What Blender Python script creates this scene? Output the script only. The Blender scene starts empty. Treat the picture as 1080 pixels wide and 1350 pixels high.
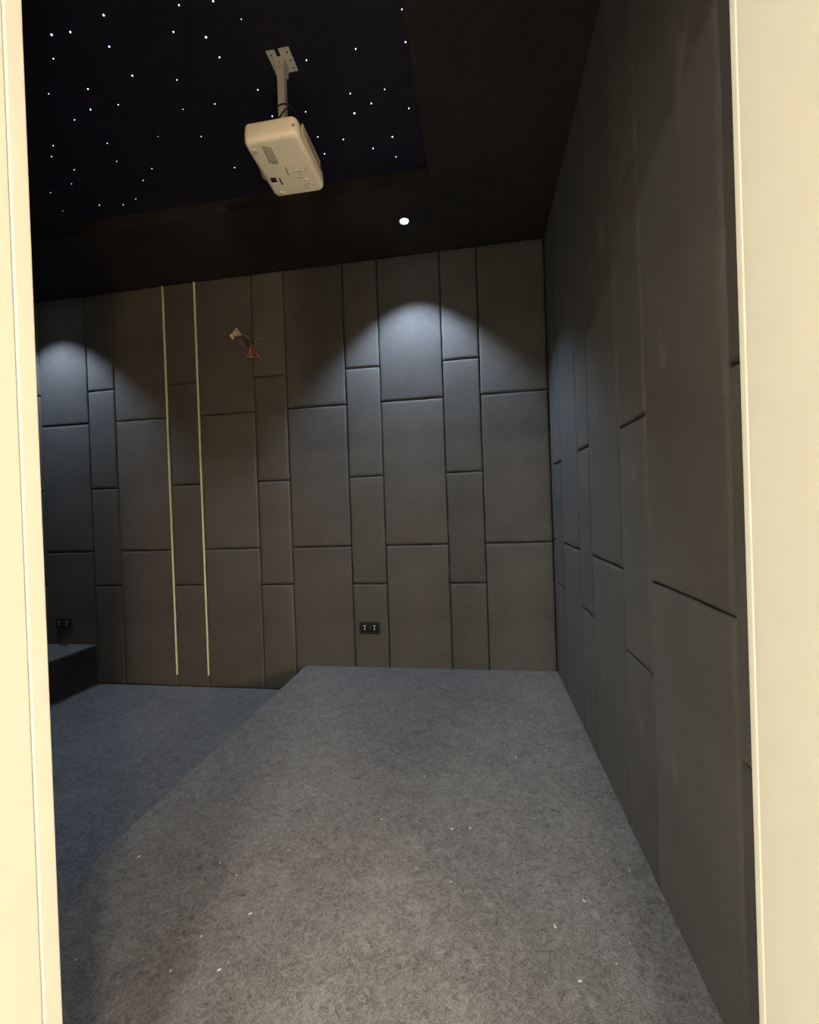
import bpy, bmesh, math, random
from mathutils import Vector, Matrix

# ------------------------------------------------------------------ camera
S = 1.1                      # metres per calibration unit (eye height above the platform)
SC = bpy.context.scene
COL = SC.collection
FPX = 579.0
YAW, PITCH, ROLL = math.radians(9.12), math.radians(-0.387), math.radians(-1.991)
fwd = Vector((-math.sin(YAW)*math.cos(PITCH), math.cos(YAW)*math.cos(PITCH), math.sin(PITCH)))
rgt0 = Vector((math.cos(YAW), math.sin(YAW), 0))
up0 = rgt0.cross(fwd)
rgt = rgt0*math.cos(ROLL) + up0*math.sin(ROLL)
up = -rgt0*math.sin(ROLL) + up0*math.cos(ROLL)
EYE = Vector((0, 0, S))
cd = bpy.data.cameras.new('camera')
cam = bpy.data.objects.new('camera', cd)
COL.objects.link(cam)
m3 = Matrix((rgt, up, -fwd)).transposed()
cam.matrix_world = Matrix.Translation(EYE) @ m3.to_4x4()
cd.sensor_fit = 'HORIZONTAL'
cd.sensor_width = 36
cd.lens = FPX/1080*36
cd.clip_start = 0.01
SC.camera = cam

def px(x, y, axis, val):
    """photo pixel -> point on the plane axis=val (metres)"""
    d = rgt*((x-540)/FPX) - up*((y-675)/FPX) + fwd
    return EYE + d*((val-EYE[axis])/d[axis])

# ------------------------------------------------------------------ world, exposure, light levels
SPOT_W = 138.0
HALL_W = 190.0
GLOBE = 540.0
w = bpy.data.worlds.new('world')
SC.world = w
w.use_nodes = True
w.node_tree.nodes['Background'].inputs[0].default_value = (0.9, 0.85, 0.75, 1)
w.node_tree.nodes['Background'].inputs[1].default_value = 0.0
SC.view_settings.view_transform = 'Standard'
SC.view_settings.look = 'None'
SC.view_settings.exposure = 0.0
SC.view_settings.gamma = 1.0
SC.view_settings.use_curve_mapping = False

# ------------------------------------------------------------------ dimensions
D = 2.7166*S                 # front of the padded back wall
XR = 0.4251*S                # front of the padded right wall
XL = -3.70*S                 # left wall
YD = 0.50*S                  # room face of the door wall
HZ = 2.587*S                 # soffit
LOW = -0.165*S               # lower floor
PT = 0.034                   # panel thickness
TRAY = 0.075                 # depth of the star tray
PLX = -1.166*S               # left edge of the platform

# ------------------------------------------------------------------ materials
def mat(name):
    m = bpy.data.materials.new(name)
    m.use_nodes = True
    nt = m.node_tree
    b = nt.nodes['Principled BSDF']
    return m, nt, b

def simple(name, col, rough=0.6, metal=0.0, emit=None, strength=0, spec=0.5, noise=0.0):
    m, nt, b = mat(name)
    b.inputs['Base Color'].default_value = (*col, 1)
    b.inputs['Roughness'].default_value = rough
    b.inputs['Metallic'].default_value = metal
    b.inputs['Specular IOR Level'].default_value = spec
    if emit:
        b.inputs['Emission Color'].default_value = (*emit, 1)
        b.inputs['Emission Strength'].default_value = strength
    if noise:
        tc = nt.nodes.new('ShaderNodeTexCoord')
        n = nt.nodes.new('ShaderNodeTexNoise')
        n.inputs['Scale'].default_value = 14
        n.inputs['Detail'].default_value = 5
        nt.links.new(tc.outputs['Object'], n.inputs['Vector'])
        r = nt.nodes.new('ShaderNodeValToRGB')
        r.color_ramp.elements[0].position = 0.3
        r.color_ramp.elements[1].position = 0.75
        r.color_ramp.elements[0].color = (*[c*(1-noise) for c in col], 1)
        r.color_ramp.elements[1].color = (*[min(1, c*(1+noise)) for c in col], 1)
        nt.links.new(n.outputs['Fac'], r.inputs['Fac'])
        nt.links.new(r.outputs['Color'], b.inputs['Base Color'])
    return m

def fabric(name, col, smudge=0.0, sheen=0.0, streak=0.4):
    m, nt, b = mat(name)
    L = nt.links.new
    b.inputs['Roughness'].default_value = 0.95
    b.inputs['Specular IOR Level'].default_value = 0.15
    b.inputs['Sheen Weight'].default_value = sheen
    b.inputs['Sheen Roughness'].default_value = 0.5
    tc = nt.nodes.new('ShaderNodeTexCoord')
    # fine horizontal weave
    mp = nt.nodes.new('ShaderNodeMapping')
    mp.inputs['Scale'].default_value = (22, 22, 170)
    L(tc.outputs['Object'], mp.inputs['Vector'])
    n1 = nt.nodes.new('ShaderNodeTexNoise')
    n1.inputs['Scale'].default_value = 1.0
    n1.inputs['Detail'].default_value = 5
    L(mp.outputs['Vector'], n1.inputs['Vector'])
    n2 = nt.nodes.new('ShaderNodeTexNoise')
    n2.inputs['Scale'].default_value = 420
    n2.inputs['Detail'].default_value = 2
    L(tc.outputs['Object'], n2.inputs['Vector'])
    n3 = nt.nodes.new('ShaderNodeTexNoise')
    n3.inputs['Scale'].default_value = 3.0
    n3.inputs['Detail'].default_value = 4
    L(tc.outputs['Object'], n3.inputs['Vector'])
    oi = nt.nodes.new('ShaderNodeObjectInfo')
    def math_(op, a, bb):
        n = nt.nodes.new('ShaderNodeMath')
        n.operation = op
        for i, v in enumerate((a, bb)):
            if isinstance(v, (int, float)):
                n.inputs[i].default_value = v
            else:
                L(v, n.inputs[i])
        return n.outputs[0]
    s = math_('MULTIPLY', math_('SUBTRACT', n1.outputs['Fac'], 0.5), streak)
    s = math_('ADD', s, math_('MULTIPLY', math_('SUBTRACT', n2.outputs['Fac'], 0.5), 1.0))
    s = math_('ADD', s, math_('MULTIPLY', math_('SUBTRACT', n3.outputs['Fac'], 0.5), 0.7))
    s = math_('ADD', s, math_('MULTIPLY', math_('SUBTRACT', oi.outputs['Random'], 0.5), 0.22))
    s = math_('ADD', s, 1.0)
    mx = nt.nodes.new('ShaderNodeMix')
    mx.data_type = 'RGBA'
    mx.blend_type = 'MULTIPLY'
    mx.inputs['Factor'].default_value = 1
    mx.inputs['A'].default_value = (*col, 1)
    L(s, mx.inputs['B'])
    out = mx.outputs['Result']
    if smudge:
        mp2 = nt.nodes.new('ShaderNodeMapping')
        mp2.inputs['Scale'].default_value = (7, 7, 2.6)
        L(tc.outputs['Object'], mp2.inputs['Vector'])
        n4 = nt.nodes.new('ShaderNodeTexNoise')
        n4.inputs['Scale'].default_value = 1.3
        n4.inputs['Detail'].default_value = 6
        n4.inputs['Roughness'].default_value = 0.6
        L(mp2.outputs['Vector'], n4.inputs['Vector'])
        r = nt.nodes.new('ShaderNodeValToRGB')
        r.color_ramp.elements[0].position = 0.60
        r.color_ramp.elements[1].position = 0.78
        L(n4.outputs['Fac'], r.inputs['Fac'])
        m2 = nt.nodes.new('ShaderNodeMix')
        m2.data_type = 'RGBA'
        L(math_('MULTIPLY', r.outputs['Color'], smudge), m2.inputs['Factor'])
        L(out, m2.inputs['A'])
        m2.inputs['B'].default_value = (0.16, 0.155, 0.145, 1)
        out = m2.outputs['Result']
    L(out, b.inputs['Base Color'])
    bp = nt.nodes.new('ShaderNodeBump')
    bp.inputs['Strength'].default_value = 0.35
    bp.inputs['Distance'].default_value = 0.002
    L(math_('ADD', math_('MULTIPLY', n1.outputs['Fac'], streak*2), n2.outputs['Fac']), bp.inputs['Height'])
    L(bp.outputs['Normal'], b.inputs['Normal'])
    return m

def carpet(name, col):
    m, nt, b = mat(name)
    L = nt.links.new
    b.inputs['Roughness'].default_value = 0.95
    b.inputs['Specular IOR Level'].default_value = 0.12
    b.inputs['Sheen Weight'].default_value = 0.06
    tc = nt.nodes.new('ShaderNodeTexCoord')
    def noise(sc, det, rough=0.55, dist=0.0):
        n = nt.nodes.new('ShaderNodeTexNoise')
        n.inputs['Scale'].default_value = sc
        n.inputs['Detail'].default_value = det
        n.inputs['Roughness'].default_value = rough
        n.inputs['Distortion'].default_value = dist
        L(tc.outputs['Object'], n.inputs['Vector'])
        return n.outputs['Fac']
    def math_(op, a, bb):
        n = nt.nodes.new('ShaderNodeMath')
        n.operation = op
        for i, v in enumerate((a, bb)):
            if isinstance(v, (int, float)):
                n.inputs[i].default_value = v
            else:
                L(v, n.inputs[i])
        return n.outputs[0]
    curl = noise(62, 6, 0.66, 1.4)
    fine = noise(330, 3)
    mid = noise(14, 4, 0.6, 0.6)
    big = noise(2.2, 3)
    s = math_('MULTIPLY', math_('SUBTRACT', curl, 0.5), 2.4)
    s = math_('ADD', s, math_('MULTIPLY', math_('SUBTRACT', fine, 0.5), 1.8))
    s = math_('ADD', s, math_('MULTIPLY', math_('SUBTRACT', mid, 0.5), 0.75))
    s = math_('ADD', s, math_('MULTIPLY', math_('SUBTRACT', big, 0.5), 0.5))
    s = math_('MAXIMUM', math_('ADD', s, 1.0), 0.25)
    mx = nt.nodes.new('ShaderNodeMix')
    mx.data_type = 'RGBA'
    mx.blend_type = 'MULTIPLY'
    mx.inputs['Factor'].default_value = 1
    mx.inputs['A'].default_value = (*col, 1)
    L(s, mx.inputs['B'])
    # pale and dark single fibres
    fl = noise(95, 3, 0.6, 1.5)
    r = nt.nodes.new('ShaderNodeValToRGB')
    r.color_ramp.elements[0].position = 0.66
    r.color_ramp.elements[1].position = 0.78
    L(fl, r.inputs['Fac'])
    m2 = nt.nodes.new('ShaderNodeMix')
    m2.data_type = 'RGBA'
    L(math_('MULTIPLY', r.outputs['Color'], 0.7), m2.inputs['Factor'])
    L(mx.outputs['Result'], m2.inputs['A'])
    m2.inputs['B'].default_value = (0.27, 0.265, 0.25, 1)
    L(m2.outputs['Result'], b.inputs['Base Color'])
    bp = nt.nodes.new('ShaderNodeBump')
    bp.inputs['Strength'].default_value = 0.6
    bp.inputs['Distance'].default_value = 0.006
    L(math_('ADD', curl, math_('MULTIPLY', fine, 0.5)), bp.inputs['Height'])
    L(bp.outputs['Normal'], b.inputs['Normal'])
    return m

M = {}
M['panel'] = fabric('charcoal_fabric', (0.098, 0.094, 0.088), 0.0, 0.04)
M['panel_right'] = fabric('charcoal_fabric_dusty_dimmed', (0.063, 0.063, 0.061), 0.55, 0.04, 0.12)  # same fabric with dust smudges; base darkened for the wall's weaker, grazing light
M['backing'] = simple('black_backing', (0.012, 0.012, 0.012), 0.9, noise=0.2)
M['soffit'] = fabric('black_soffit_fabric', (0.034, 0.031, 0.031))
M['star_fabric'] = fabric('black_fabric_blue_lit', (0.026, 0.025, 0.046))  # black fabric with the bluish light on the ceiling put into its colour
M['carpet'] = carpet('grey_felt_carpet', (0.128, 0.126, 0.124))
M['cream'] = simple('cream_satin_paint', (0.575, 0.585, 0.555), 0.55, noise=0.02)
M['hall_wall'] = simple('cream_wall_paint', (0.54, 0.52, 0.45), 0.7, noise=0.02)
M['hall_floor'] = simple('pale_floor_tile', (0.55, 0.52, 0.46), 0.3, noise=0.06)
M['white_paint'] = simple('white_ceiling_paint', (0.8, 0.79, 0.75), 0.8, noise=0.02)
M['gold'] = simple('polished_gold', (1.0, 0.93, 0.68), 0.32, 0.1, noise=0.04)
M['proj'] = simple('white_plastic', (0.88, 0.85, 0.74), 0.38, noise=0.02)
M['proj_metal'] = simple('white_powder_coat', (0.74, 0.72, 0.66), 0.5, noise=0.03)
M['grey_print'] = simple('grey_print', (0.36, 0.36, 0.31), 0.6, noise=0.05)
M['relief'] = simple('shaded_plastic', (0.62, 0.60, 0.51), 0.5, noise=0.05)
M['dark'] = simple('dark_plastic', (0.02, 0.018, 0.016), 0.4, noise=0.2)
M['port'] = simple('port_metal', (0.62, 0.62, 0.62), 0.3, 0.8, noise=0.1)
M['label'] = simple('paper_label', (0.85, 0.83, 0.74), 0.6, noise=0.02)
M['cable'] = simple('black_cable', (0.012, 0.011, 0.011), 0.45, noise=0.2)
M['socket'] = simple('black_socket', (0.022, 0.021, 0.020), 0.35, noise=0.2)
M['socket_face'] = simple('black_socket_face', (0.012, 0.012, 0.012), 0.25, noise=0.2)
M['chrome'] = simple('pin_metal', (0.85, 0.80, 0.76), 0.25, 1.0, noise=0.05)
M['pin'] = simple('pin_pale_glint', (0.62, 0.56, 0.52), 0.35, 0.2, noise=0.05)  # pale base stands in for bright reflections on the socket metal
M['wire_grey'] = simple('grey_wire_sheath', (0.20, 0.18, 0.13), 0.5, noise=0.2)
M['wire_red'] = simple('red_brown_wire', (0.38, 0.13, 0.09), 0.45, noise=0.2)
M['copper'] = simple('bare_copper', (0.85, 0.48, 0.34), 0.35, 0.7, noise=0.1)
M['terminal'] = simple('cream_terminal_block', (0.55, 0.46, 0.30), 0.45, noise=0.3)
M['brass'] = simple('bright_terminal_end', (0.9, 0.80, 0.58), 0.3, 0.3, noise=0.1)
M['star'] = simple('fibre_tip', (0.9, 0.93, 1.0), 0.4, emit=(0.82, 0.86, 1.0), strength=10)
M['star_blue'] = simple('fibre_tip_blue', (0.8, 0.85, 1.0), 0.4, emit=(0.66, 0.68, 1.0), strength=14)
M['led'] = simple('downlight_lens', (0.9, 0.95, 1.0), 0.3, emit=(0.80, 0.90, 1.0), strength=45)
M['led_trim'] = simple('black_trim_ring', (0.02, 0.02, 0.022), 0.4, noise=0.2)
M['lamp_glow'] = simple('warm_diffuser', (0.9, 0.85, 0.75), 0.5, emit=(1.0, 0.86, 0.62), strength=4)
M['globe'] = simple('warm_globe', (0.9, 0.85, 0.75), 0.5, emit=(1.0, 0.70, 0.42), strength=GLOBE)
M['lint'] = simple('pale_lint', (0.45, 0.44, 0.41), 0.8, noise=0.2)

# ------------------------------------------------------------------ mesh helpers
def link(name, bm, material, parent=None, smooth=False, loc=None):
    me = bpy.data.meshes.new(name)
    bmesh.ops.recalc_face_normals(bm, faces=bm.faces)
    bm.to_mesh(me)
    bm.free()
    if material:
        me.materials.append(material)
    if smooth:
        for p in me.polygons:
            p.use_smooth = True
    o = bpy.data.objects.new(name, me)
    COL.objects.link(o)
    if parent:
        o.parent = parent
    if loc:
        o.location = loc
    return o

def box(bm, x0, x1, y0, y1, z0, z1, bev=0.0, seg=2):
    r = bmesh.ops.create_cube(bm, size=1)
    vs = r['verts']
    for v in vs:
        v.co = Vector(((x0+x1)/2+v.co.x*(x1-x0), (y0+y1)/2+v.co.y*(y1-y0), (z0+z1)/2+v.co.z*(z1-z0)))
    if bev:
        es = list({e for v in vs for e in v.link_edges})
        bmesh.ops.bevel(bm, geom=es, offset=bev, segments=seg, affect='EDGES', profile=0.5)

def cyl(bm, p0, p1, r0, r1=None, seg=16):
    p0, p1 = Vector(p0), Vector(p1)
    r1 = r0 if r1 is None else r1
    d = p1-p0
    q = d.to_track_quat('Z', 'Y').to_matrix().to_4x4()
    bmesh.ops.create_cone(bm, cap_ends=True, segments=seg, radius1=r0, radius2=r1, depth=d.length,
                          matrix=Matrix.Translation((p0+p1)/2) @ q)

def tube(bm, pts, r, seg=8, sub=6):
    """round wire through the points (Catmull-Rom)"""
    P = [Vector(p) for p in pts]
    P = [P[0]*2-P[1]] + P + [P[-1]*2-P[-2]]
    path = []
    for i in range(1, len(P)-2):
        for k in range(sub):
            t = k/sub
            a, b, c, d = P[i-1:i+3]
            path.append(0.5*((2*b) + (c-a)*t + (2*a-5*b+4*c-d)*t*t + (3*b-a-3*c+d)*t**3))
    path.append(P[-2])
    rings = []
    ref = Vector((0.31, 0.17, 0.93)).normalized()
    for i, p in enumerate(path):
        t = (path[min(i+1, len(path)-1)] - path[max(i-1, 0)]).normalized()
        u = t.cross(ref)
        if u.length < 1e-3:
            u = t.cross(Vector((1, 0, 0)))
        u.normalize()
        v = t.cross(u)
        rings.append([bm.verts.new(p + (u*math.cos(2*math.pi*k/seg) + v*math.sin(2*math.pi*k/seg))*r) for k in range(seg)])
    for a, b in zip(rings, rings[1:]):
        for k in range(seg):
            bm.faces.new((a[k], a[(k+1) % seg], b[(k+1) % seg], b[k]))
    bm.faces.new(rings[0])
    bm.faces.new(rings[-1])

def tag(o, label, cat, group=None):
    o['label'] = label
    o['category'] = cat
    if group:
        o['group'] = group
    return o

def struct(o, label=None, cat=None):
    o['kind'] = 'structure'
    if label:
        o['label'] = label
    if cat:
        o['category'] = cat
    return o

def empty(name, loc):
    o = bpy.data.objects.new(name, None)
    COL.objects.link(o)
    o.location = loc
    o.empty_display_size = 0.1
    return o

def boxobj(name, dims, material, parent=None, bev=0.0, seg=2):
    bm = bmesh.new()
    box(bm, *dims, bev, seg)
    return link(name, bm, material, parent)

# ------------------------------------------------------------------ the room shell
YB = D + PT                  # structural plane behind the back panels
XW = XR + PT
wb = struct(boxobj('wall_back', (XL-0.1, XW+0.1, YB, YB+0.1, LOW-0.1, HZ+0.3), M['backing']),
            'dark padded wall behind the platform, with two gold strips', 'wall')
wr = struct(boxobj('wall_right', (XW, XW+0.1, YD-0.2, YB, LOW-0.1, HZ+0.3), M['backing']),
            'dark padded wall running beside the platform to the doorway', 'wall')
struct(boxobj('wall_left', (XL-0.1, XL, YD-0.2, YB, LOW-0.1, HZ+0.3), M['panel']),
       'dark wall behind the low stage', 'wall')
struct(boxobj('floor', (XL, XW, YD-0.2, YB, LOW-0.1, LOW), M['carpet']),
       'lower grey carpeted floor between stage and platform', 'floor')

# platform with a softly rounded carpeted nose
bm = bmesh.new()
sx = [(PLX, LOW), (PLX, -0.016)]
for k in range(1, 5):
    a = math.pi - k*math.pi/8
    sx.append((PLX+0.016+0.016*math.cos(a), -0.016+0.016*math.sin(a)))
sx += [(XR, 0.0), (XR, LOW)]
n = 60
rows = []
rnd = random.Random(3)
for j in range(n+1):
    y = YD-0.19 + (D-YD+0.19)*j/n
    jit = 0.0022*math.sin(j*1.7) + rnd.uniform(-0.0018, 0.0018)
    rows.append([bm.verts.new((x + (jit if i < 6 else 0), y, z)) for i, (x, z) in enumerate(sx)])
for a, b in zip(rows, rows[1:]):
    for i in range(len(sx)-1):
        bm.faces.new((a[i], a[i+1], b[i+1], b[i]))
bm.faces.new(rows[0])
bm.faces.new(rows[-1])
struct(link('platform', bm, M['carpet'], smooth=False),
       'raised grey carpeted platform in front of the doorway', 'platform')

# soffit ring and tray faces
TX1, TY1 = -0.187*S, 2.14*S
TX0, TY0 = XL + 0.61*S, YD + 0.575*S
for nm, d, lb_ in (('ceiling_back', (XL, XW, TY1, YB, HZ, HZ+0.2), 'dark flat soffit strip between the star panel and the padded back wall'),
                   ('ceiling_front', (XL, XW, YD, TY0, HZ, HZ+0.2), 'dark flat soffit strip above the doorway'),
                   ('ceiling_left', (XL, TX0, TY0, TY1, HZ, HZ+0.2), 'dark flat soffit strip above the stage'),
                   ('ceiling_right', (TX1, XW, TY0, TY1, HZ, HZ+0.2), 'dark flat soffit strip between the star panel and the right wall')):
    struct(boxobj(nm, d, M['soffit']), lb_, 'ceiling')

# ------------------------------------------------------------------ padded panels
def pad(w_, h_, t, r, seed, flat=0.0):
    """upholstered panel in local x (0..w), z (0..h), front towards -y, back at y=0"""
    rd = random.Random(seed)
    def axis(L, n):
        a = [0, 0.12*r, 0.4*r, r, 2.2*r]
        inner = [2.2*r + (L-4.4*r)*k/n for k in range(1, n)]
        return a + inner + [L-q for q in reversed(a)]
    us = axis(w_, max(2, int(w_/0.07)))
    vs = axis(h_, max(2, int(h_/0.07)))
    ph = [rd.uniform(0, 6.28) for _ in range(8)]
    am = [rd.uniform(0.0004, 0.0016) for _ in range(4)]
    def prof(d):
        if d >= r:
            return 0.0
        return r - math.sqrt(max(0, r*r-(r-d)**2))
    bm = bmesh.new()
    g = []
    for u in us:
        col_ = []
        for v in vs:
            du, dv = min(u, w_-u), min(v, h_-v)
            drop = math.hypot(prof(du), prof(dv))
            drop = min(drop, r*1.15)
            bulge = 0.0025*min(1, du/0.06)*min(1, dv/0.06)
            bulge += 0.0012*math.sin(u*13+ph[0])*math.sin(v*9+ph[1])*min(1, du/0.03)*min(1, dv/0.03)
            x, z = u, v
            k = 1-min(1, du/(3*r))
            sgn = 1 if u < w_/2 else -1
            x += sgn*k*(0.0012 + am[0]*math.sin(v*17+ph[2]) + am[1]*math.sin(v*41+ph[3]))
            k = 1-min(1, dv/(3*r))
            sgn = 1 if v < h_/2 else -1
            z += sgn*k*(0.0012 + am[2]*math.sin(u*19+ph[4]) + am[3]*math.sin(u*47+ph[5]))
            col_.append(bm.verts.new((x, -(t-drop+bulge-0.0025), z)))
        g.append(col_)
    for a, b in zip(g, g[1:]):
        for j in range(len(vs)-1):
            bm.faces.new((a[j], b[j], b[j+1], a[j+1]))
    ring = [c[0] for c in g] + g[-1][1:] + [c[-1] for c in reversed(g[:-1])] + list(reversed(g[0][1:-1]))
    back = [bm.verts.new((v.co.x, 0, v.co.z)) for v in ring]
    nr = len(ring)
    for i in range(nr):
        j = (i+1) % nr
        bm.faces.new((ring[i], ring[j], back[j], back[i]))
    bm.faces.new(back)
    return bm

def rows_for(kind):
    if kind == 'n':
        return [LOW, 0.532*S, 1.217*S, 1.908*S, HZ]
    return [LOW, 0.775*S, 1.682*S, HZ]

bx = [0.4251, 0.027, -0.199, -0.597, -0.823, -1.225, -1.452, -1.857, -2.094, -2.498, -2.714, -3.108, -3.33, -3.70]
kinds = 'wnwnwnwnwnwnw'
seed = 10
GAP = 0.0015
for i, kd in enumerate(kinds):
    x1, x0 = bx[i]*S, bx[i+1]*S
    rz = rows_for(kd)
    for z0, z1 in zip(rz, rz[1:]):
        seed += 1
        dz = random.Random(seed).uniform(-0.003, 0.003)
        bm = pad(x1-x0-2*GAP, z1-z0-2*GAP, PT, 0.011, seed)
        link('acoustic_panel', bm, M['panel'], wb, True, (x0+GAP, YB, z0+GAP))

by = [2.7166, 2.632, 2.404, 2.020, 1.812, 1.436, 1.221, 0.838, 0.61, 0.50]
kinds = 'wnwnwnwnw'
rot = Matrix.Rotation(-math.pi/2, 4, 'Z')      # local x -> -y, front (-y) -> -x
for i, kd in enumerate(kinds):
    y1, y0 = by[i]*S, by[i+1]*S
    rz = [LOW, 0.545*S, 1.225*S, 1.908*S, HZ] if kd == 'n' else [LOW, 0.792*S, HZ]
    for z0, z1 in zip(rz, rz[1:]):
        seed += 1
        bm = pad(y1-y0-2*GAP, z1-z0-2*GAP, PT, 0.011, seed)
        bmesh.ops.transform(bm, matrix=rot, verts=bm.verts)
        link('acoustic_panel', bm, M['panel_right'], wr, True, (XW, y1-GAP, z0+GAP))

# ------------------------------------------------------------------ gold strips
for k, (gx, extra) in enumerate(((-2.094, 'between a wide and a narrow panel, further from the platform'),
                                 (-1.857, 'standing nearer the loose wires and the platform'))):
    bm = bmesh.new()
    x = gx*S
    h = 0.0034
    box(bm, x-h, x+h, D-0.006, D+0.012, -0.083*S, HZ-0.004, 0.002, 2)
    struct(link('trim_%d' % (k+1), bm, M['gold']), 'thin vertical gold metal strip ' + extra, 'trim')

# ------------------------------------------------------------------ star ceiling panel
ZS = HZ + TRAY
sp = empty('star_panel', ((TX0+TX1)/2, (TY0+TY1)/2, ZS))
bm = bmesh.new()
box(bm, TX0, TX1, TY0, TY1, ZS, ZS+0.03)
b_ = link('fabric_board', bm, M['star_fabric'])
b_.parent = sp
b_.matrix_parent_inverse = Matrix.Translation(-sp.location)
tag(sp, 'black fabric star panel recessed in the ceiling, dotted with tiny white lights', 'ceiling panel')
Z1 = [(410,60,2),(204,137,2),(278,126,1.6),(432,184,1.6),(211,232,1),(523,299,1.4),(348,352,1.2),(94,368,1),(193,371,.7),(468,414,1.2),
 (358,433,1.2),(295,474,1),(211,576,.9),(205,619,1),(424,567,.9),(462,638,.7),(293,671,.9),(283,727,.9),(200,761,1),(248,834,.9),(393,811,.9),
 (487,809,1),(537,786,.9),(566,713,1.1),(601,667,1),(625,540,.9),(796,540,1),(928,663,1.1),(850,411,.9),(724,432,.8),(700,316,1),(868,227,1.2),
 (815,147,2),(686,126,1.3),(708,20,1.3),(843,5,1.5),(1020,355,1.2),(1077,460,1.2),(954,76,.6)]
Z3 = [(459,33,1.1),(472,150,1.6),(294,174,1.1),(119,214,1.3),(275,333,1.1),(398,318,1.1),(350,368,1.2),(290,403,2),(484,385,1.2),(116,398,1),
 (160,487,1.2),(250,496,1.2),(425,487,1.4),(356,528,1.5),(184,547,1.4),(438,558,.9)]
stars = [(x/3, y/3, s) for x, y, s in Z1] + [(360+x/2.7, y/2.7, s) for x, y, s in Z3]
pts = []
for x, y, s in stars:
    p = px(x, y, 2, ZS)
    pts.append((p.x, p.y, s))
rnd = random.Random(8)
for _ in range(400):          # the panel goes on towards the door and the stage
    if len(pts) > 110:
        break
    x, y = rnd.uniform(TX0+0.05, TX1-0.05), rnd.uniform(TY0+0.05, TY1-0.05)
    if y > 1.46*S*0.98 and x > -2.45*S*1.02:
        continue
    if min((x-a)**2+(y-b)**2 for a, b, _ in pts) > 0.012:
        pts.append((x, y, rnd.choice((0.8, 1, 1, 1.3, 1.8))))
star_me = {}
for x, y, s in pts:
    if not (TX0+0.01 < x < TX1-0.004 and TY0+0.01 < y < TY1-0.004):
        x = min(max(x, TX0+0.01), TX1-0.004)
        y = min(max(y, TY0+0.01), TY1-0.004)
    key = 'b' if s >= 1.6 else 'w'
    if key not in star_me:
        bm = bmesh.new()
        bmesh.ops.create_icosphere(bm, subdivisions=2, radius=0.0021)
        me = bpy.data.meshes.new('star_light')
        bm.to_mesh(me)
        bm.free()
        me.materials.append(M['star_blue' if key == 'b' else 'star'])
        star_me[key] = me
    o = bpy.data.objects.new('star_light', star_me[key])
    COL.objects.link(o)
    o.parent = sp
    o.location = Vector((x, y, ZS)) - sp.location
    k = 0.75*s**0.75
    o.scale = (k, k, k)

# ------------------------------------------------------------------ downlights
def downlight(x, y, share, label):
    r = empty('downlight', (x, y, HZ))
    tag(r, label, 'downlight', 'recessed downlights in the soffit')
    bm = bmesh.new()
    seg = 28
    prof = [(0.024, 0.0), (0.026, -0.005), (0.038, -0.006), (0.041, -0.002), (0.041, 0.0)]
    ring = [[bm.verts.new((a*math.cos(2*math.pi*k/seg), a*math.sin(2*math.pi*k/seg), z)) for a, z in prof] for k in range(seg)]
    for k in range(seg):
        A, B = ring[k], ring[(k+1) % seg]
        for j in range(len(prof)-1):
            bm.faces.new((A[j], A[j+1], B[j+1], B[j]))
    link('trim_ring', bm, M['led_trim'], r, True)
    bm = bmesh.new()
    bmesh.ops.create_uvsphere(bm, u_segments=20, v_segments=10, radius=0.0245)
    for v in bm.verts:
        v.co.z = v.co.z*0.55 if v.co.z < 0 else -0.0005
    link('lens', bm, M['led'], r, True)
    ld = bpy.data.lights.new('downlight_beam', 'SPOT')
    ld.energy = SPOT_W*share
    ld.color = (0.61, 0.77, 1.0)
    ld.spot_size = math.radians(98)
    ld.spot_blend = 0.45
    ld.shadow_soft_size = 0.018
    lo = bpy.data.objects.new('downlight_beam', ld)
    COL.objects.link(lo)
    lo.parent = r
    lo.location = (0, 0, -0.02)
    return r
SX, SY = -0.359*S, 2.402*S
SX2 = XL + (XR-SX)
downlight(SX, SY, 1.0, 'glowing white downlight in the soffit above the padded back wall, over the platform')
downlight(SX2, SY, 0.62, 'downlight in the soffit above the padded back wall, over the stage')

# ------------------------------------------------------------------ stage step
st = empty('stage', (-2.725*S, (YD+D)/2, LOW))
tag(st, 'low dark stage box with a grey carpeted top under the wall sockets', 'stage')
XS = -2.725*S
bm = bmesh.new()
box(bm, XL+0.003, XS-0.004, YD, D, LOW, 0.116*S-0.012)
a = link('stage_box', bm, M['panel'])
bm = bmesh.new()
box(bm, XL+0.003, XS, YD, D, 0.116*S-0.012, 0.116*S, 0.004)
b_ = link('carpet_top', bm, M['carpet'])
bm = bmesh.new()
box(bm, XS-0.004, XS+0.006, YD, D, LOW+0.012, 0.116*S-0.014, 0.004)
c = link('front_panel', bm, M['soffit'])
for o in (a, b_, c):
    o.parent = st
    o.matrix_parent_inverse = Matrix.Translation(-st.location)

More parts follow.
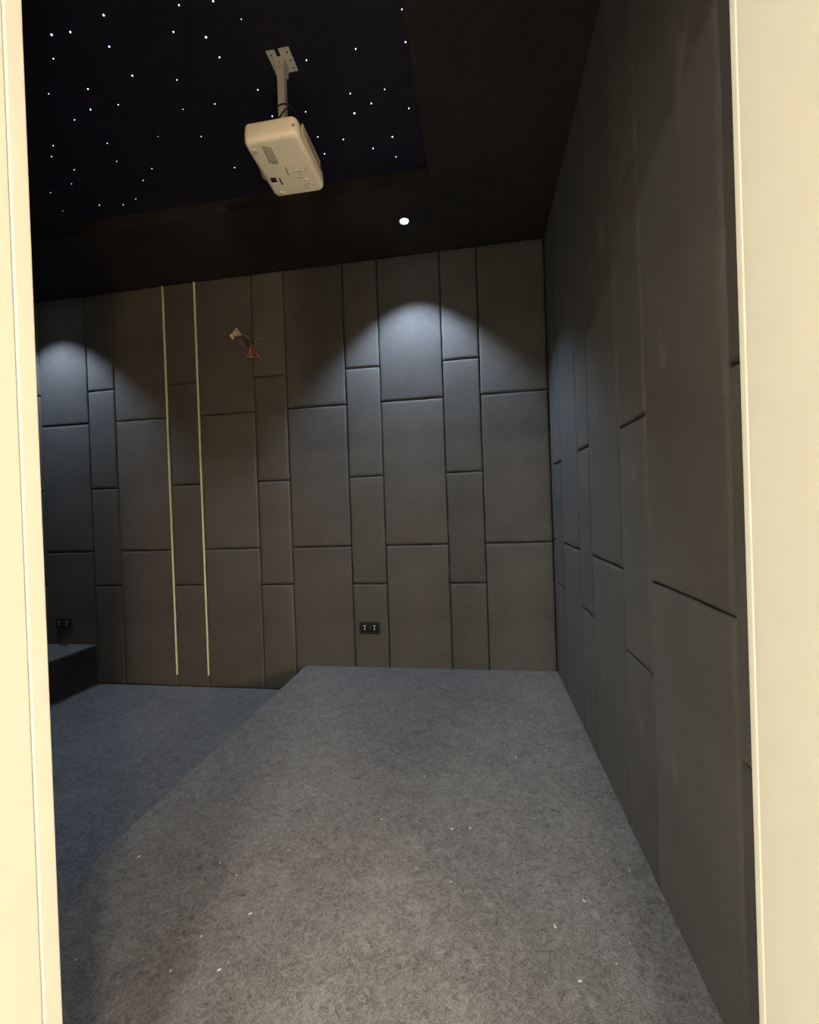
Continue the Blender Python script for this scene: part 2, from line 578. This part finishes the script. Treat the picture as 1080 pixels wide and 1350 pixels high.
# ------------------------------------------------------------------ wall sockets
def socket(x, z, label, pale):
    r = empty('wall_socket', (x, D, z))
    tag(r, label, 'wall socket')
    bm = bmesh.new()
    box(bm, -0.074, 0.074, -0.009, 0.004, -0.044, 0.044, 0.004, 2)
    link('cover_plate', bm, M['socket'], r)
    for sx_ in (-1, 1):
        bm = bmesh.new()
        cx = sx_*0.029
        box(bm, cx-0.025, cx+0.025, -0.0115, -0.0085, -0.026, 0.026, 0.0015, 1)
        mo = link('module', bm, M['socket_face'], r)
        bm = bmesh.new()
        box(bm, cx-0.012+sx_*0.006, cx+0.010+sx_*0.006, -0.0135, -0.011, 0.013, 0.019, 0.0008, 1)
        link('earth_slot', bm, pale, mo)
        bm = bmesh.new()
        box(bm, cx-0.004+sx_*0.006, cx+0.003+sx_*0.006, -0.0135, -0.011, -0.014, 0.006, 0.0008, 1)
        link('pin_slot', bm, pale, mo)
    bm = bmesh.new()
    box(bm, -0.011, 0.011, -0.014, -0.009, -0.008, 0.012, 0.0015, 1)
    link('rocker_switch', bm, M['dark'], r)
    for sx_ in (-1, 1):
        bm = bmesh.new()
        cyl(bm, (sx_*0.064, -0.0105, 0), (sx_*0.064, -0.0085, 0), 0.003, seg=10)
        link('screw', bm, M['socket_face'], r)
    return r
socket(-0.717*S, 0.252*S, 'dark double socket low on the padded wall, just above the platform', M['pin'])
socket(-2.978*S, 0.264*S, 'black double socket on the padded wall above the stage', M['pin'])
bm = bmesh.new()
bx_, bz_ = -3.00*S, 0.264*S
tube(bm, [(bx_, D-0.012, bz_-0.03), (bx_+0.002, D-0.02, bz_-0.08), (bx_+0.004, D-0.018, 0.116*S+0.02), (bx_+0.03, D-0.04, 0.116*S+0.005), (bx_+0.09, D-0.05, 0.116*S+0.004)], 0.004)
tag(link('power_cable', bm, M['cable'], None, True), 'black cable hanging from the socket down to the stage top', 'cable')

# ------------------------------------------------------------------ loose wires in the wall
wires = empty('wire_bundle', (-1.50*S, D, 2.13*S))
tag(wires, 'loose wires with copper ends sticking out of the padded wall', 'wires')
def wp(x, y, out):
    p = px(x, y, 1, D-out)
    return p - wires.location
bm = bmesh.new()
cyl(bm, wp(329, 452, -0.004), wp(329, 452, 0.003), 0.026, seg=20)
link('cable_hole', bm, M['backing'], wires)
bm = bmesh.new()
tube(bm, [wp(330, 455, 0.0), wp(328, 447, 0.04), wp(321, 441, 0.06), wp(313, 438, 0.05)], 0.0045)
link('sheathed_cable', bm, M['wire_grey'], wires, True)
bm = bmesh.new()
tube(bm, [wp(331, 458, 0.0), wp(322, 456, 0.04), wp(316, 449, 0.055), wp(319, 445, 0.05)], 0.0032)
link('sheathed_cable', bm, M['wire_grey'], wires, True)
bm = bmesh.new()
tube(bm, [wp(333, 458, 0.0), wp(336, 456, 0.03), wp(337, 450, 0.05), wp(341, 447, 0.055), wp(347, 446.5, 0.05)], 0.0035)
link('sheathed_cable', bm, M['wire_grey'], wires, True)
# terminal block: a tilted ribbed wedge
c0, c1 = wp(316, 437, 0.05), wp(306, 443, 0.06)
dirv = (c1-c0).normalized()
q = dirv.to_track_quat('X', 'Z').to_matrix().to_4x4()
bm = bmesh.new()
for k in range(3):
    box(bm, -0.03+k*0.021, -0.012+k*0.021, -0.012, 0.012, -0.026+k*0.006, 0.030-k*0.009, 0.003, 2)
box(bm, -0.03, 0.03, -0.008, 0.008, -0.012, 0.010, 0.002, 1)
bmesh.ops.transform(bm, matrix=Matrix.Translation((c0+c1)/2) @ q, verts=bm.verts)
tb = link('terminal_block', bm, M['terminal'], wires)
bm = bmesh.new()
box(bm, 0.030, 0.044, -0.009, 0.009, -0.022, 0.012, 0.003, 2)
bmesh.ops.transform(bm, matrix=Matrix.Translation((c0+c1)/2) @ q, verts=bm.verts)
link('connector_end', bm, M['brass'], tb)
for a in ([(331, 456, 0.0), (331, 459, 0.03), (329, 463, 0.045), (332, 468, 0.04)],
          [(333, 456, 0.0), (335, 461, 0.03), (333, 466, 0.04), (329, 469, 0.045)],
          [(335, 457, 0.0), (337, 462, 0.03), (338, 466, 0.04), (342, 471, 0.04)],
          [(332, 456, 0.0), (331, 453, 0.03), (332, 459, 0.05), (335, 466, 0.05)]):
    bm = bmesh.new()
    tube(bm, [wp(*p) for p in a], 0.0042)
    link('insulated_wire', bm, M['wire_red'], wires, True)
for a in ([(322, 464, 0.045), (324, 468, 0.045), (329, 470.5, 0.045), (334, 470, 0.04)],
          [(337, 463, 0.04), (339, 468, 0.045), (342, 471, 0.04)],
          [(330, 459, 0.055), (330, 464, 0.055), (328, 467, 0.05)]):
    bm = bmesh.new()
    tube(bm, [wp(*p) for p in a], 0.0040)
    link('copper_end', bm, M['copper'], wires, True)

# ------------------------------------------------------------------ projector and its mount
PX, PY = -0.659*S, 1.532*S
mt = empty('projector_mount', (PX, PY, ZS))
tag(mt, 'white metal ceiling mount with slotted plate and square pole holding the projector', 'projector mount')
# slotted plate
bm = bmesh.new()
hw = 0.047
out = [(-hw, -hw), (-0.013, -hw), (-0.013, -0.016), (0.004, -0.016), (0.004, -hw), (hw, -hw), (hw, hw), (-hw, hw)]
vb = [bm.verts.new((x, y, -0.004)) for x, y in out]
vt = [bm.verts.new((x, y, 0.0)) for x, y in out]
bm.faces.new(vb)
bm.faces.new(vt)
for i in range(len(out)):
    j = (i+1) % len(out)
    bm.faces.new((vb[i], vb[j], vt[j], vt[i]))
pl = link('ceiling_plate', bm, M['proj_metal'], mt)
for sx_, sy_ in ((-0.033, -0.030), (-0.033, 0.033), (0.034, -0.030), (0.034, 0.002), (0.034, 0.033)):
    bm = bmesh.new()
    cyl(bm, (sx_, sy_, -0.0052), (sx_, sy_, -0.003), 0.0035, seg=10)
    link('screw_hole', bm, M['dark'], pl)
# folded yoke: web and two cheeks
bm = bmesh.new()
box(bm, -0.020, 0.011, -0.022, -0.019, -0.055, -0.004, 0.001, 1)
link('bracket', bm, M['proj_metal'], mt)
for sx_ in (-0.0215, 0.0145):
    bm = bmesh.new()
    v = [bm.verts.new((sx_+d, y, z)) for d in (-0.0015, 0.0015) for y, z in ((-0.020, -0.004), (0.030, -0.004), (0.016, -0.064), (-0.022, -0.064))]
    bm.faces.new(v[:4])
    bm.faces.new(v[4:])
    for i in range(4):
        j = (i+1) % 4
        bm.faces.new((v[i], v[j], v[4+j], v[4+i]))
    link('bracket_cheek', bm, M['proj_metal'], mt)
bm = bmesh.new()
box(bm, -0.0185, 0.0115, -0.0175, 0.0125, -0.345, -0.010, 0.003, 2)
pole = link('pole', bm, M['proj_metal'], mt)
for z in (-0.030, -0.052):
    bm = bmesh.new()
    cyl(bm, (-0.0035, -0.0235, z), (-0.0035, -0.0215, z), 0.003, seg=10)
    link('bolt', bm, M['grey_print'], mt)
bm = bmesh.new()
box(bm, -0.055, 0.045, -0.05, 0.05, -0.349, -0.345, 0.001, 1)
link('base_plate', bm, M['proj_metal'], mt)

# projector body: long side along the room's depth, lens towards the stage
BX0, BX1, BY0, BY1 = -0.848, -0.618, 1.545, 1.850
BZ0, BZ1 = 2.497, ZS-0.350
pc = Vector(((BX0+BX1)/2, (BY0+BY1)/2, BZ0))
pj = empty('projector', pc)
tag(pj, 'white projector hanging upside down from the ceiling mount', 'projector')
def rrect(hx, hy, r, seg=7):
    o = []
    for cx, cy, a0 in ((hx-r, hy-r, 0), (-hx+r, hy-r, 90), (-hx+r, -hy+r, 180), (hx-r, -hy+r, 270)):
        for k in range(seg+1):
            a = math.radians(a0+90*k/seg)
            o.append((cx+r*math.cos(a), cy+r*math.sin(a)))
    return o
bm = bmesh.new()
hx, hy, H = (BX1-BX0)/2, (BY1-BY0)/2, BZ1-BZ0
layers = []
R1 = 0.019
for k in range(7):
    a = k/6*math.pi/2
    layers.append((R1*(1-math.sin(a)), R1*(1-math.cos(a))))
layers += [(0.0, H*0.55), (0.003, H*0.8)]
for k in range(5):
    a = k/4*math.pi/2
    layers.append((0.003+0.012*(1-math.cos(a)), H-0.012+0.012*math.sin(a)))
rings = []
for ins, z in layers:
    rings.append([bm.verts.new((x, y, z)) for x, y in rrect(hx-ins, hy-ins, max(0.030-ins, 0.010))])
for v in bm.verts:                # the end nearest the door is a little narrower
    if v.co.x < 0:
        v.co.x *= 1 - 0.10*(0.5-v.co.y/(2*hy))
nn = len(rings[0])
for A, B in zip(rings, rings[1:]):
    for i in range(nn):
        j = (i+1) % nn
        bm.faces.new((A[i], A[j], B[j], B[i]))
bm.faces.new(rings[0])
bm.faces.new(rings[-1])
body = link('body', bm, M['proj'], pj, True)
def bp(x, y):                      # photo pixel on the underside -> local
    p = px(x, y, 2, BZ0) - pc
    return p.x, p.y
def plate(name, quad, material, parent, t=0.0012):
    bm = bmesh.new()
    lo_ = [bm.verts.new((x, y, -t)) for x, y in quad]
    hi = [bm.verts.new((x, y, 0.001)) for x, y in quad]
    bm.faces.new(lo_)
    bm.faces.new(hi)
    k = len(quad)
    for i in range(k):
        j = (i+1) % k
        bm.faces.new((lo_[i], lo_[j], hi[j], hi[i]))
    return link(name, bm, material, parent)
def q9(pts):                       # points read in a 9x crop starting at (320,150)
    return [bp(320+x/9, 150+y/9) for x, y in pts]
for k in range(4):
    x0 = 225+k*30
    plate('vent_slot', q9([(x0, 385+k*3), (x0+16, 383+k*3), (x0+112, 585), (x0+92, 588)]), M['grey_print'], body)
plate('rating_label', q9([(335, 560), (415, 555), (428, 590), (345, 595)]), M['grey_print'], body, 0.0008)
plate('access_hole', q9([(325, 762), (390, 758), (412, 808), (348, 814)]), M['dark'], body)
plate('sticker', q9([(352, 824), (432, 818), (440, 870), (372, 876)]), M['label'], body)
plate('slot', q9([(428, 765), (442, 763), (482, 838), (466, 842)]), M['dark'], body)
plate('moulded_line', q9([(497, 632), (512, 630), (552, 724), (536, 728)]), M['grey_print'], body)
for a in ([(600, 670), (690, 664), (694, 674), (604, 680)], [(636, 742), (712, 736), (716, 748), (640, 754)], [(662, 680), (676, 679), (700, 730), (686, 732)],
          [(716, 672), (770, 668), (774, 680), (720, 684)], [(736, 618), (748, 617), (764, 660), (750, 662)], [(724, 775), (772, 771), (776, 782), (728, 786)],
          [(720, 822), (796, 816), (800, 828), (724, 834)], [(755, 855), (770, 853), (780, 880), (764, 882)]):
    plate('moulded_rib', q9(a), M['relief'], body, 0.003)
for a in ((150, 440), (460, 935)):
    x, y = bp(320+a[0]/9, 150+a[1]/9)
    bm = bmesh.new()
    cyl(bm, (x, y, -0.006), (x, y, 0.001), 0.009, 0.011, 14)
    link('foot', bm, M['relief'], body, False)
# screws on the end face
for a in ((605, 125), (590, 237)):
    p = px(320+a[0]/9, 150+a[1]/9, 1, BY0) - pc
    bm = bmesh.new()
    cyl(bm, (p.x, -hy-0.0015, max(p.z, 0.03)), (p.x, -hy+0.004, max(p.z, 0.03)), 0.0035, seg=10)
    link('screw', bm, M['grey_print'], body)
# rear connector panel (faces the right wall)
bm = bmesh.new()
box(bm, hx-0.004, hx+0.0025, -hy+0.055, hy-0.06, 0.034, 0.082, 0.002, 1)
rp = link('connector_panel', bm, M['relief'], pj)
for k, (y, wd, ht) in enumerate(((-0.075, 0.010, 0.006), (-0.045, 0.017, 0.008), (-0.012, 0.017, 0.008), (0.02, 0.007, 0.007), (0.045, 0.012, 0.006), (0.072, 0.006, 0.006))):
    bm = bmesh.new()
    box(bm, hx+0.001, hx+0.006, y-wd, y+wd, 0.052-ht, 0.052+ht, 0.001, 1)
    link('port', bm, M['port'], rp)
# lens barrel towards the stage and grille
bm = bmesh.new()
cyl(bm, (-hx+0.012, 0.06, 0.055), (-hx-0.012, 0.06, 0.055), 0.032, 0.030, 28)
lb = link('lens_barrel', bm, M['grey_print'], pj)
bm = bmesh.new()
cyl(bm, (-hx-0.0105, 0.06, 0.055), (-hx-0.0135, 0.06, 0.055), 0.024, 0.022, 24)
link('lens_glass', bm, M['dark'], lb)

# black cable round the pole
bm = bmesh.new()
def cp(x, y, yy):
    return px(x, y, 1, yy)
tube(bm, [(PX-0.045, PY-0.045, ZS-0.343), (PX-0.030, PY-0.030, ZS-0.285), (PX-0.010, PY-0.023, ZS-0.245), (PX+0.017, PY-0.018, ZS-0.212), (PX+0.017, PY+0.018, ZS-0.196),
          (PX-0.016, PY+0.020, ZS-0.198), (PX-0.024, PY-0.005, ZS-0.204), (PX-0.018, PY-0.024, ZS-0.203), (PX+0.012, PY-0.023, ZS-0.196),
          (PX+0.035, PY-0.01, ZS-0.204), (PX+0.055, PY+0.02, ZS-0.235), (PX+0.060, PY+0.03, ZS-0.30), (PX+0.05, PY+0.03, ZS-0.343)], 0.0026)
tag(link('projector_cable', bm, M['cable'], None, True), 'thin black cable looped around the white projector pole', 'cable')

# ------------------------------------------------------------------ lint on the platform carpet
rnd = random.Random(21)
bm = bmesh.new()
spots = [(722, 984), (680, 999), (732, 1222), (813, 1271), (860, 1163), (765, 1294), (183, 1130), (380, 1121), (312, 1154), (290, 1138), (225, 1280), (100, 1266), (330, 1205),
         (289, 1279), (596, 1093), (620, 1092), (770, 1188), (830, 1148)]
spots += [(rnd.uniform(150, 850), rnd.uniform(1000, 1340)) for _ in range(8)]
for i, (x, y) in enumerate(spots):
    p = px(x, y, 2, 0.0)
    if p.x > XR-0.02 or p.x < PLX+0.02 or p.y > D-0.02:
        continue
    s = rnd.uniform(0.0012, 0.0028) if i > 17 else rnd.uniform(0.002, 0.0042)
    r = bmesh.ops.create_icosphere(bm, subdivisions=1, radius=s)
    a = rnd.uniform(0, 3.14)
    mm = Matrix.Translation((p.x, p.y, s*0.35)) @ Matrix.Rotation(a, 4, 'Z') @ Matrix.Diagonal((1.6, 0.8, 0.5, 1))
    bmesh.ops.transform(bm, matrix=mm, verts=r['verts'])
o = link('lint', bm, M['lint'])
o['kind'] = 'stuff'
o['label'] = 'tiny pale crumbs of lint scattered over the platform carpet'
o['category'] = 'lint'

# ------------------------------------------------------------------ doorway and the hall the picture is taken from
JX0, JX1 = -0.576*S, 0.268*S          # clear opening at the stop
YS = 0.475*S                          # front of the stop
YH = 0.33*S                           # hall face of the wall
HF = LOW                              # hall floor
ZL = 2.18                             # clear door height above the platform
OX0, OX1, OZ = JX0-0.13, JX1+0.13, ZL+0.1
HX0, HX1, HY0 = -2.2, 2.1, -3.6
bm = bmesh.new()
box(bm, XL-0.1, OX0, YH, YD, HF-0.1, HZ+0.3)
box(bm, OX1, HX1, YH, YD, HF-0.1, HZ+0.3)
box(bm, OX0, OX1, YH, YD, OZ, HZ+0.3)
struct(link('wall_door', bm, M['hall_wall']), 'cream wall around the doorway', 'wall')
# dark lining on the room side of the door wall
bm = bmesh.new()
box(bm, XL, JX0-0.03, YD, YD+0.012, LOW, HZ)
box(bm, JX1+0.03, XR, YD, YD+0.012, LOW, HZ)
box(bm, JX0-0.03, JX1+0.03, YD, YD+0.012, ZL+0.03, HZ)
struct(link('wall_front', bm, M['panel']), 'dark padded lining around the doorway', 'wall')
dr = struct(empty('door_1', ((JX0+JX1)/2, YS, HF)), 'cream painted door frame with flat jambs', 'door frame')
def dpart(name, dims, bev=0.003):
    o = boxobj(name, dims, M['cream'], None, bev, 3)
    o.parent = dr
    o.matrix_parent_inverse = Matrix.Translation(-dr.location)
for x0, x1, y1 in ((JX0-0.13, JX0, YS), (JX1, JX1+0.13, 0.489*S)):
    dpart('door_jamb', (x0, x1, YH-0.004, y1, HF, ZL), 0.002)
    dpart('door_stop', (x0, x1, y1+(0.001 if x0 < JX0 else 0), YD+0.002, HF, ZL))
dpart('door_head', (JX0-0.13, JX1+0.13, YH-0.004, YD+0.002, ZL, ZL+0.1))
struct(boxobj('floor_hall', (HX0-0.1, HX1+0.1, HY0-0.1, YH, HF-0.1, HF), M['hall_floor']), 'pale floor of the hall outside the doorway', 'floor')
struct(boxobj('wall_hall_left', (HX0-0.1, HX0, HY0, YH, HF, HZ+0.1), M['hall_wall']), 'cream side wall of the hall outside the doorway', 'wall')
struct(boxobj('wall_hall_right', (HX1, HX1+0.1, HY0, YH, HF, HZ+0.1), M['hall_wall']), 'cream side wall of the hall carrying the globe lamp', 'wall')
struct(boxobj('wall_hall_back', (HX0-0.1, HX1+0.1, HY0-0.1, HY0, HF, HZ+0.1), M['hall_wall']), 'cream end wall of the hall facing the doorway', 'wall')
struct(boxobj('ceiling_hall', (HX0-0.1, HX1+0.1, HY0-0.1, YH, HZ, HZ+0.1), M['white_paint']), 'white ceiling of the hall outside the doorway', 'ceiling')

# hall ceiling lamp and the two added beside it
def hall_lamp(lx, ly, share, tint, lab):
    cl = empty('ceiling_lamp', (lx, ly, HZ))
    tag(cl, lab, 'ceiling lamp', 'hall ceiling lamps')
    bm = bmesh.new()
    cyl(bm, (0, 0, -0.03), (0, 0, 0), 0.28, 0.28, 40)
    link('rim', bm, M['white_paint'], cl)
    bm = bmesh.new()
    cyl(bm, (0, 0, -0.036), (0, 0, -0.03), 0.26, 0.265, 40)
    link('diffuser', bm, M['lamp_glow'], cl)
    ld = bpy.data.lights.new('hall_light', 'AREA')
    ld.shape = 'DISK'
    ld.size = 0.5
    ld.energy = HALL_W*share
    ld.color = tint
    lo = bpy.data.objects.new('hall_light', ld)
    COL.objects.link(lo)
    lo.parent = cl
    lo.location = (0, 0, -0.045)
hall_lamp(-1.35, -2.2, 0.75, (1.0, 0.93, 0.80), 'round flat ceiling lamp over the side of the hall away from the globe lamp')
hall_lamp(0.05, -2.2, 0.88, (1.0, 0.93, 0.80), 'added round flat ceiling lamp in the middle of the hall, softening the jamb shadow')  # unseen lamp added to spread the light and soften the platform shadow
hall_lamp(1.45, -2.0, 0.72, (1.0, 0.84, 0.62), 'added round flat ceiling lamp above the globe lamp, warming the lower floor')  # unseen warm lamp added to brighten the lower floor

# globe wall lamp
gl = empty('wall_lamp', (HX1, -2.5, 0.75))
tag(gl, 'warm glass globe lamp on the side wall of the hall', 'wall lamp')
bm = bmesh.new()
cyl(bm, (0, 0, 0), (-0.02, 0, 0), 0.05, 0.045, 24)
link('back_plate', bm, M['proj_metal'], gl)
bm = bmesh.new()
tube(bm, [(-0.015, 0, 0), (-0.09, 0, -0.02), (-0.13, 0, 0.0), (-0.135, 0, 0.05)], 0.008)
link('arm', bm, M['proj_metal'], gl, True)
bm = bmesh.new()
bmesh.ops.create_uvsphere(bm, u_segments=24, v_segments=14, radius=0.11, matrix=Matrix.Translation((-0.135, 0, 0.15)))
link('globe', bm, M['globe'], gl, True)
